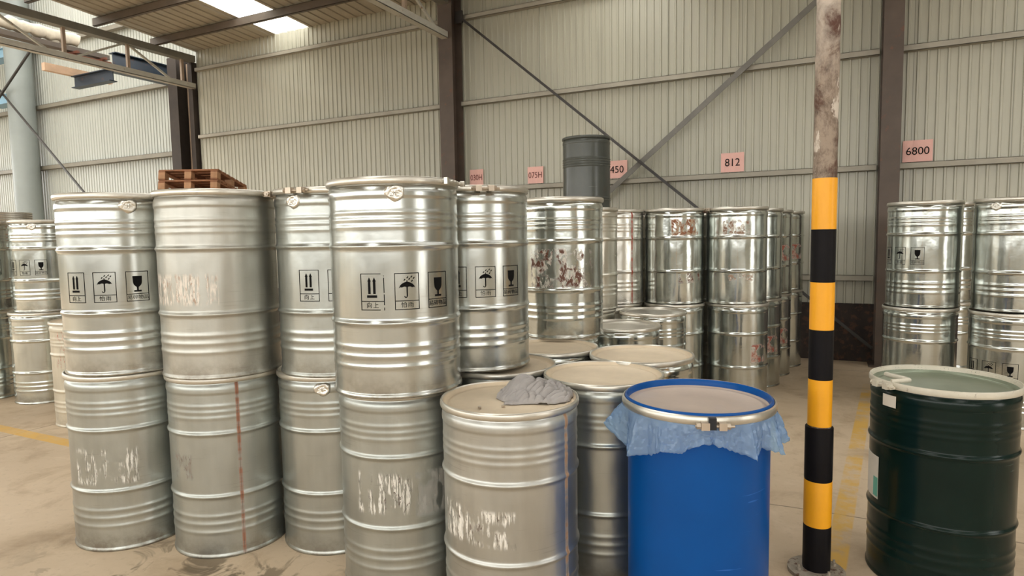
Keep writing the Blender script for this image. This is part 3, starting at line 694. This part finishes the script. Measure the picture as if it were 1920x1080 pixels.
while ang_ < 356:
    dd = (ang_ + 70 + 180) % 360 - 180
    front = -60 < dd < 60
    ln = (.075 + .055 * min(1, abs(dd) / 34.)) * rnd.uniform(.82, 1.15) * (1.25 if -75 < dd < -35 else 1)
    if abs(dd) > 95: ln = .085 * rnd.uniform(.8, 1.1)
    ro = rnd.uniform(.030, .058) if out_ else rnd.uniform(.0, .006)
    if abs(dd) < 20: ro *= .35
    if abs(dd) > 100: ro *= .4
    if -98 < dd < -72: ro += .03; ln = .085
    knots.append((ang_, ro, ln)); out_ = not out_; ang_ += rnd.uniform(4.5, 15)
def knot(deg):
    deg %= 360
    for k in range(len(knots)):
        a0_, r0_, l0_ = knots[k]; a1_, r1_, l1_ = knots[(k + 1) % len(knots)]
        if k == len(knots) - 1: a1_ += 360
        if a0_ <= deg < a1_:
            f = (deg - a0_) / (a1_ - a0_); return r0_ + (r1_ - r0_) * f, l0_ + (l1_ - l0_) * f, k, f
    return knots[0][1], knots[0][2], 0, 0.
vs = []; fs = []; NA, NS = 540, 14
for i in range(NA):
    a = 2 * PI * i / NA; ro, ln, kk, f = knot(math.degrees(a))
    for j in range(NS + 1):
        s = j / NS; cr = noise.noise(Vector((a * 9, s * 3.5, 1.7))); cr2 = noise.noise(Vector((a * 26, s * 8, 5.)))
        sw = .018 * s * math.sin(kk * 2.3)           # folds lean sideways a little
        r = .3045 + ro * s ** .75 + (.010 * abs(cr) + .004 * cr2) * min(1, s * 3)
        aa = a + sw * 2.5 * (1 - abs(2 * f - 1))
        vs.append((r * math.cos(aa), r * math.sin(aa), .899 - s * ln + .010 * s * cr2))
for i in range(NA):
    for j in range(NS): fs.append((i * (NS + 1) + j, i * (NS + 1) + j + 1, ((i + 1) % NA) * (NS + 1) + j + 1, ((i + 1) % NA) * (NS + 1) + j))
sk = MB().add(vs, fs, True).build('liner_skirt', M['film'], t, 14); sk['label'] = 'ruffled translucent blue plastic film'
md = sk.modifiers.new('thick', 'SOLIDIFY'); md.thickness = .0006

# grey rag on the ragged-lid drum
def rag():
    NX, NY = 170, 130; vs = []; fs = []; keep = {}
    cx, cy = -1.088, 2.448
    for j in range(NY + 1):
        for i in range(NX + 1):
            u = -1 + 2 * i / NX; v = -1 + 2 * j / NY
            # u along the picture's horizontal, v away from the camera
            e = (abs(u) ** 2.4 + abs(v) ** 2.4) ** (1 / 2.4)
            wob = 1 + .16 * noise.noise(Vector((u * 1.6, v * 1.6, 2.))) + .08 * noise.noise(Vector((u * 5, v * 5, 7.)))
            rr = e / wob
            env = max(0, 1 - rr ** 2.2)
            lobe = .062 * math.exp(-(((u + .38) / .42) ** 2 + ((v - .05) / .55) ** 2)) + .026 * math.exp(-(((u - .35) / .5) ** 2 + ((v) / .6) ** 2))
            q2 = Vector((u * 1.3, v * 1.5, 1.)); w1 = noise.noise(q2 * 1.1) * 2.4; w2 = noise.noise(q2 * 1.7 + Vector((5, 2, 1))) * 2.6
            smooth = math.exp(-(((u + .42 - .25 * v) / .36) ** 4 + ((v - .15) / .75) ** 4))
            rid = abs(math.sin(5.2 * (v + .55 * u) + w1)); rid2 = abs(math.sin(11 * (u - .35 * v) + w2)); rid3 = abs(math.sin(19 * (v - .8 * u) + w1 * 1.5))
            z = env ** .55 * (lobe * (.75 + .5 * smooth) + (.024 * rid ** .7 + .022 * rid2 ** .7 + .014 * rid3 ** .6) * (1 - .9 * smooth) + .016 * smooth)
            px = u * .165 + .018 * noise.noise(q2 * 1.3); py = v * .125 + .018 * noise.noise(q2 * 1.3 + Vector((9, 0, 0)))
            ca, sa = math.cos(YAW), math.sin(YAW)
            keep[(i, j)] = rr < 1.02
            vs.append((px * ca - py * sa, px * sa + py * ca, .0025 + z))
    for j in range(NY):
        for i in range(NX):
            if all(keep[k] for k in ((i, j), (i + 1, j), (i + 1, j + 1), (i, j + 1))):
                a = j * (NX + 1) + i; fs.append((a, a + 1, a + NX + 2, a + NX + 1))
    used = sorted({k for f in fs for k in f}); mp = {k: n for n, k in enumerate(used)}
    m = MB().add([vs[k] for k in used], [tuple(mp[k] for k in f) for f in fs], True)
    o = m.build('cloth_rag', M['rag'], None, 35); o.location = (cx, cy, .9105)
    d = o.modifiers.new('thick', 'SOLIDIFY'); d.thickness = .002; d.offset = 1
    tag(o, 'crumpled grey cloth rag lying on the dusty lid of the front single drum', 'rag')
M['rag'] = painted('grey_cloth', (.33, .31, .30), .7, .12, 12)
rag()
for (x, y, lb) in ((-1.145, 2.245, 'small pale nut beside the rag on the drum lid'), (-1.225, 2.19, 'small dark bolt head near the front rim of the rag drum lid')):
    o = MB().lathe([(.0, 0), (.008, 0), (.008, .008), (.0, .008)], 6).build('nut', M['hardware'], None); o.location = (x, y, .9125); tag(o, lb, 'nut')

# small stacked rings on the far left stack
t = thing('spare_ring_stack', 'low stack of steel clamping rings on the far left drums', 'rings', (-7.60, 3.62, 1.8635))
for k in range(4):
    o = MB().lathe([(.20, .0), (.212, .002), (.216, .010), (.212, .019), (.20, .0205), (.196, .01)], 64, closed=True).build('ring', M['steel_ring'], t); o.location = (.004 * k, -.003 * k, .021 * k)

# ------------------------------------------------------------------ pallets
def pallet(loc, rot, label, W=.80, D=.95, n=7):
    t = thing('wooden_pallet', label, 'pallet', loc, rot, 'wooden pallets'); bw = D / n * .72
    for k in range(n):
        y = D * (k + .5) / n; MB().box(0, y - bw / 2, .122, W, y + bw / 2, .142).build('deck_board', M['wood'], t)
    for x in (.05, W / 2, W - .05):
        MB().box(x - .045, 0, .102, x + .045, D, .121).build('stringer_board', M['wood'], t)
        MB().box(x - .045, 0, 0, x + .045, D, .018).build('bottom_board', M['wood'], t)
        for y in ((.05, D / 2, D - .05) if D > .6 else (D / 2,)):
            MB().box(x - .045, y - .05, .019, x + .045, y + .05, .101).build('block', M['wood_light'], t)
    return t
PA = R_(206.2 - 180)
ex = Vector((math.cos(PA), math.sin(PA), 0)); ey = Vector((-math.sin(PA), math.cos(PA), 0))
base = Vector((-7.26, 5.92, 0)) - ex * .80       # left near corner
z0 = 1.8645
pallet(base + Vector((0, 0, z0)), (0, 0, PA), 'brown wooden pallet lying flat, lowest of the pallet pile')
pallet(base + ex * .01 + Vector((0, 0, z0 + .143)), (0, 0, PA), 'brown wooden pallet lying flat, second from the bottom of the pile')
pallet(base + ex * .03 + Vector((0, 0, z0 + .286)), (0, 0, PA), 'short brown pallet piece propping up the near side of the tilted pallets', D=.12, n=1)
tilt = -R_(9.2); zt = z0 + .286 + .164; sh = .143
rotm = lambda dz: base + Vector((0, 0, zt)) + (Matrix.Rotation(PA, 3, 'Z') @ Matrix.Rotation(tilt, 3, 'X') @ Vector((0, 0, dz)))
pallet(rotm(0), (tilt, 0, PA), 'tilted brown wooden pallet, second from the top of the pile')
pallet(rotm(sh) , (tilt, 0, PA), 'tilted brown wooden pallet, topmost of the pile above the drums')

# ------------------------------------------------------------------ striped pole
PX, PY = .0185, 3.19
t = thing('striped_pole', 'round post with black and yellow hazard bands and a peeling rusty upper part', 'pole', (PX, PY, 0))
def rust_mat():
    k = NT('peeling_rusty_pipe'); n = k.noise(scale=5, detail=8, rough=.7, dist=.5); n2 = k.noise(vec=k.scalev((1, 1, .6)), scale=13, detail=8, rough=.75); x, y, z = k.xyz()
    c = k.mix(k.ramp(n2, [(.40, 0.), (.58, 1.)]), (.10, .065, .045), (.33, .26, .20))
    c = k.mix(k.ramp(n, [(.52, 0.), (.60, 1.)]), c, (.09, .035, .02)); c = k.mix(k.ramp(k.noise(vec=k.scalev((1, 1, .5)), scale=8, detail=6, rough=.7), [(.58, 0.), (.62, 1.)]), c, (.62, .55, .47))
    up = k.math('MULTIPLY', k.math('SUBTRACT', z, 2.25, clamp=True), k.ramp(n, [(.3, 1.), (.62, 0.)])); c = k.mix(k.math('MULTIPLY', up, 3., clamp=True), c, (.66, .58, .50))
    k.set(col=c, rough=.65, metal=.1); k.bump(n2, .6, .006); return k.m
M['peel'] = rust_mat()
n = 40; pts = []; rr = []
for k in range(81):
    z = 1.843 + (5.62 - 1.843) * k / 80; pts.append((0, 0, z)); rr.append(.0492 + .0012 * math.sin(k * 1.9))
MB().tube(pts, rr, 32).build('upper_pipe', M['peel'], t)
for z0_, z1_, c in ((1.615, 1.843, 'yellow'), (1.376, 1.615, 'black'), (1.159, 1.376, 'yellow'), (.929, 1.159, 'black'), (.712, .929, 'yellow')):
    MB().lathe([(.0515, z0_), (.0518, z1_)], 40).build('tape_band', M[c], t)['label'] = c + ' hazard band'
MB().lathe([(.0495, .70), (.0495, 1.85)], 32).build('pipe_core', M['peel'], t)
for z0_, z1_, c in ((.453, .705, 'black'), (.237, .453, 'yellow'), (.024, .237, 'black')):
    MB().lathe([(.0595, z0_), (.0605, z0_ + .006), (.0605, z1_ - .004), (.0598, z1_)] + ([(.05, z1_ + .001)] if z1_ > .7 else []), 40).build('sleeve_band', M[c], t)['label'] = c + ' hazard sleeve'
MB().lathe([(.0, .0), (.125, .0), (.125, .018), (.115, .022), (.058, .022), (.058, .05)], 40).build('base_flange', M['grey_metal'], t)
for k in range(4):
    a = R_(35 + 90 * k); b = MB().tube([(.092 * math.cos(a), .092 * math.sin(a), .022), (.092 * math.cos(a), .092 * math.sin(a), .036)], .012, 6); b.tube([(.092 * math.cos(a), .092 * math.sin(a), .036), (.092 * math.cos(a), .092 * math.sin(a), .05)], .006, 8); b.build('anchor_bolt', M['grey_metal'], t)
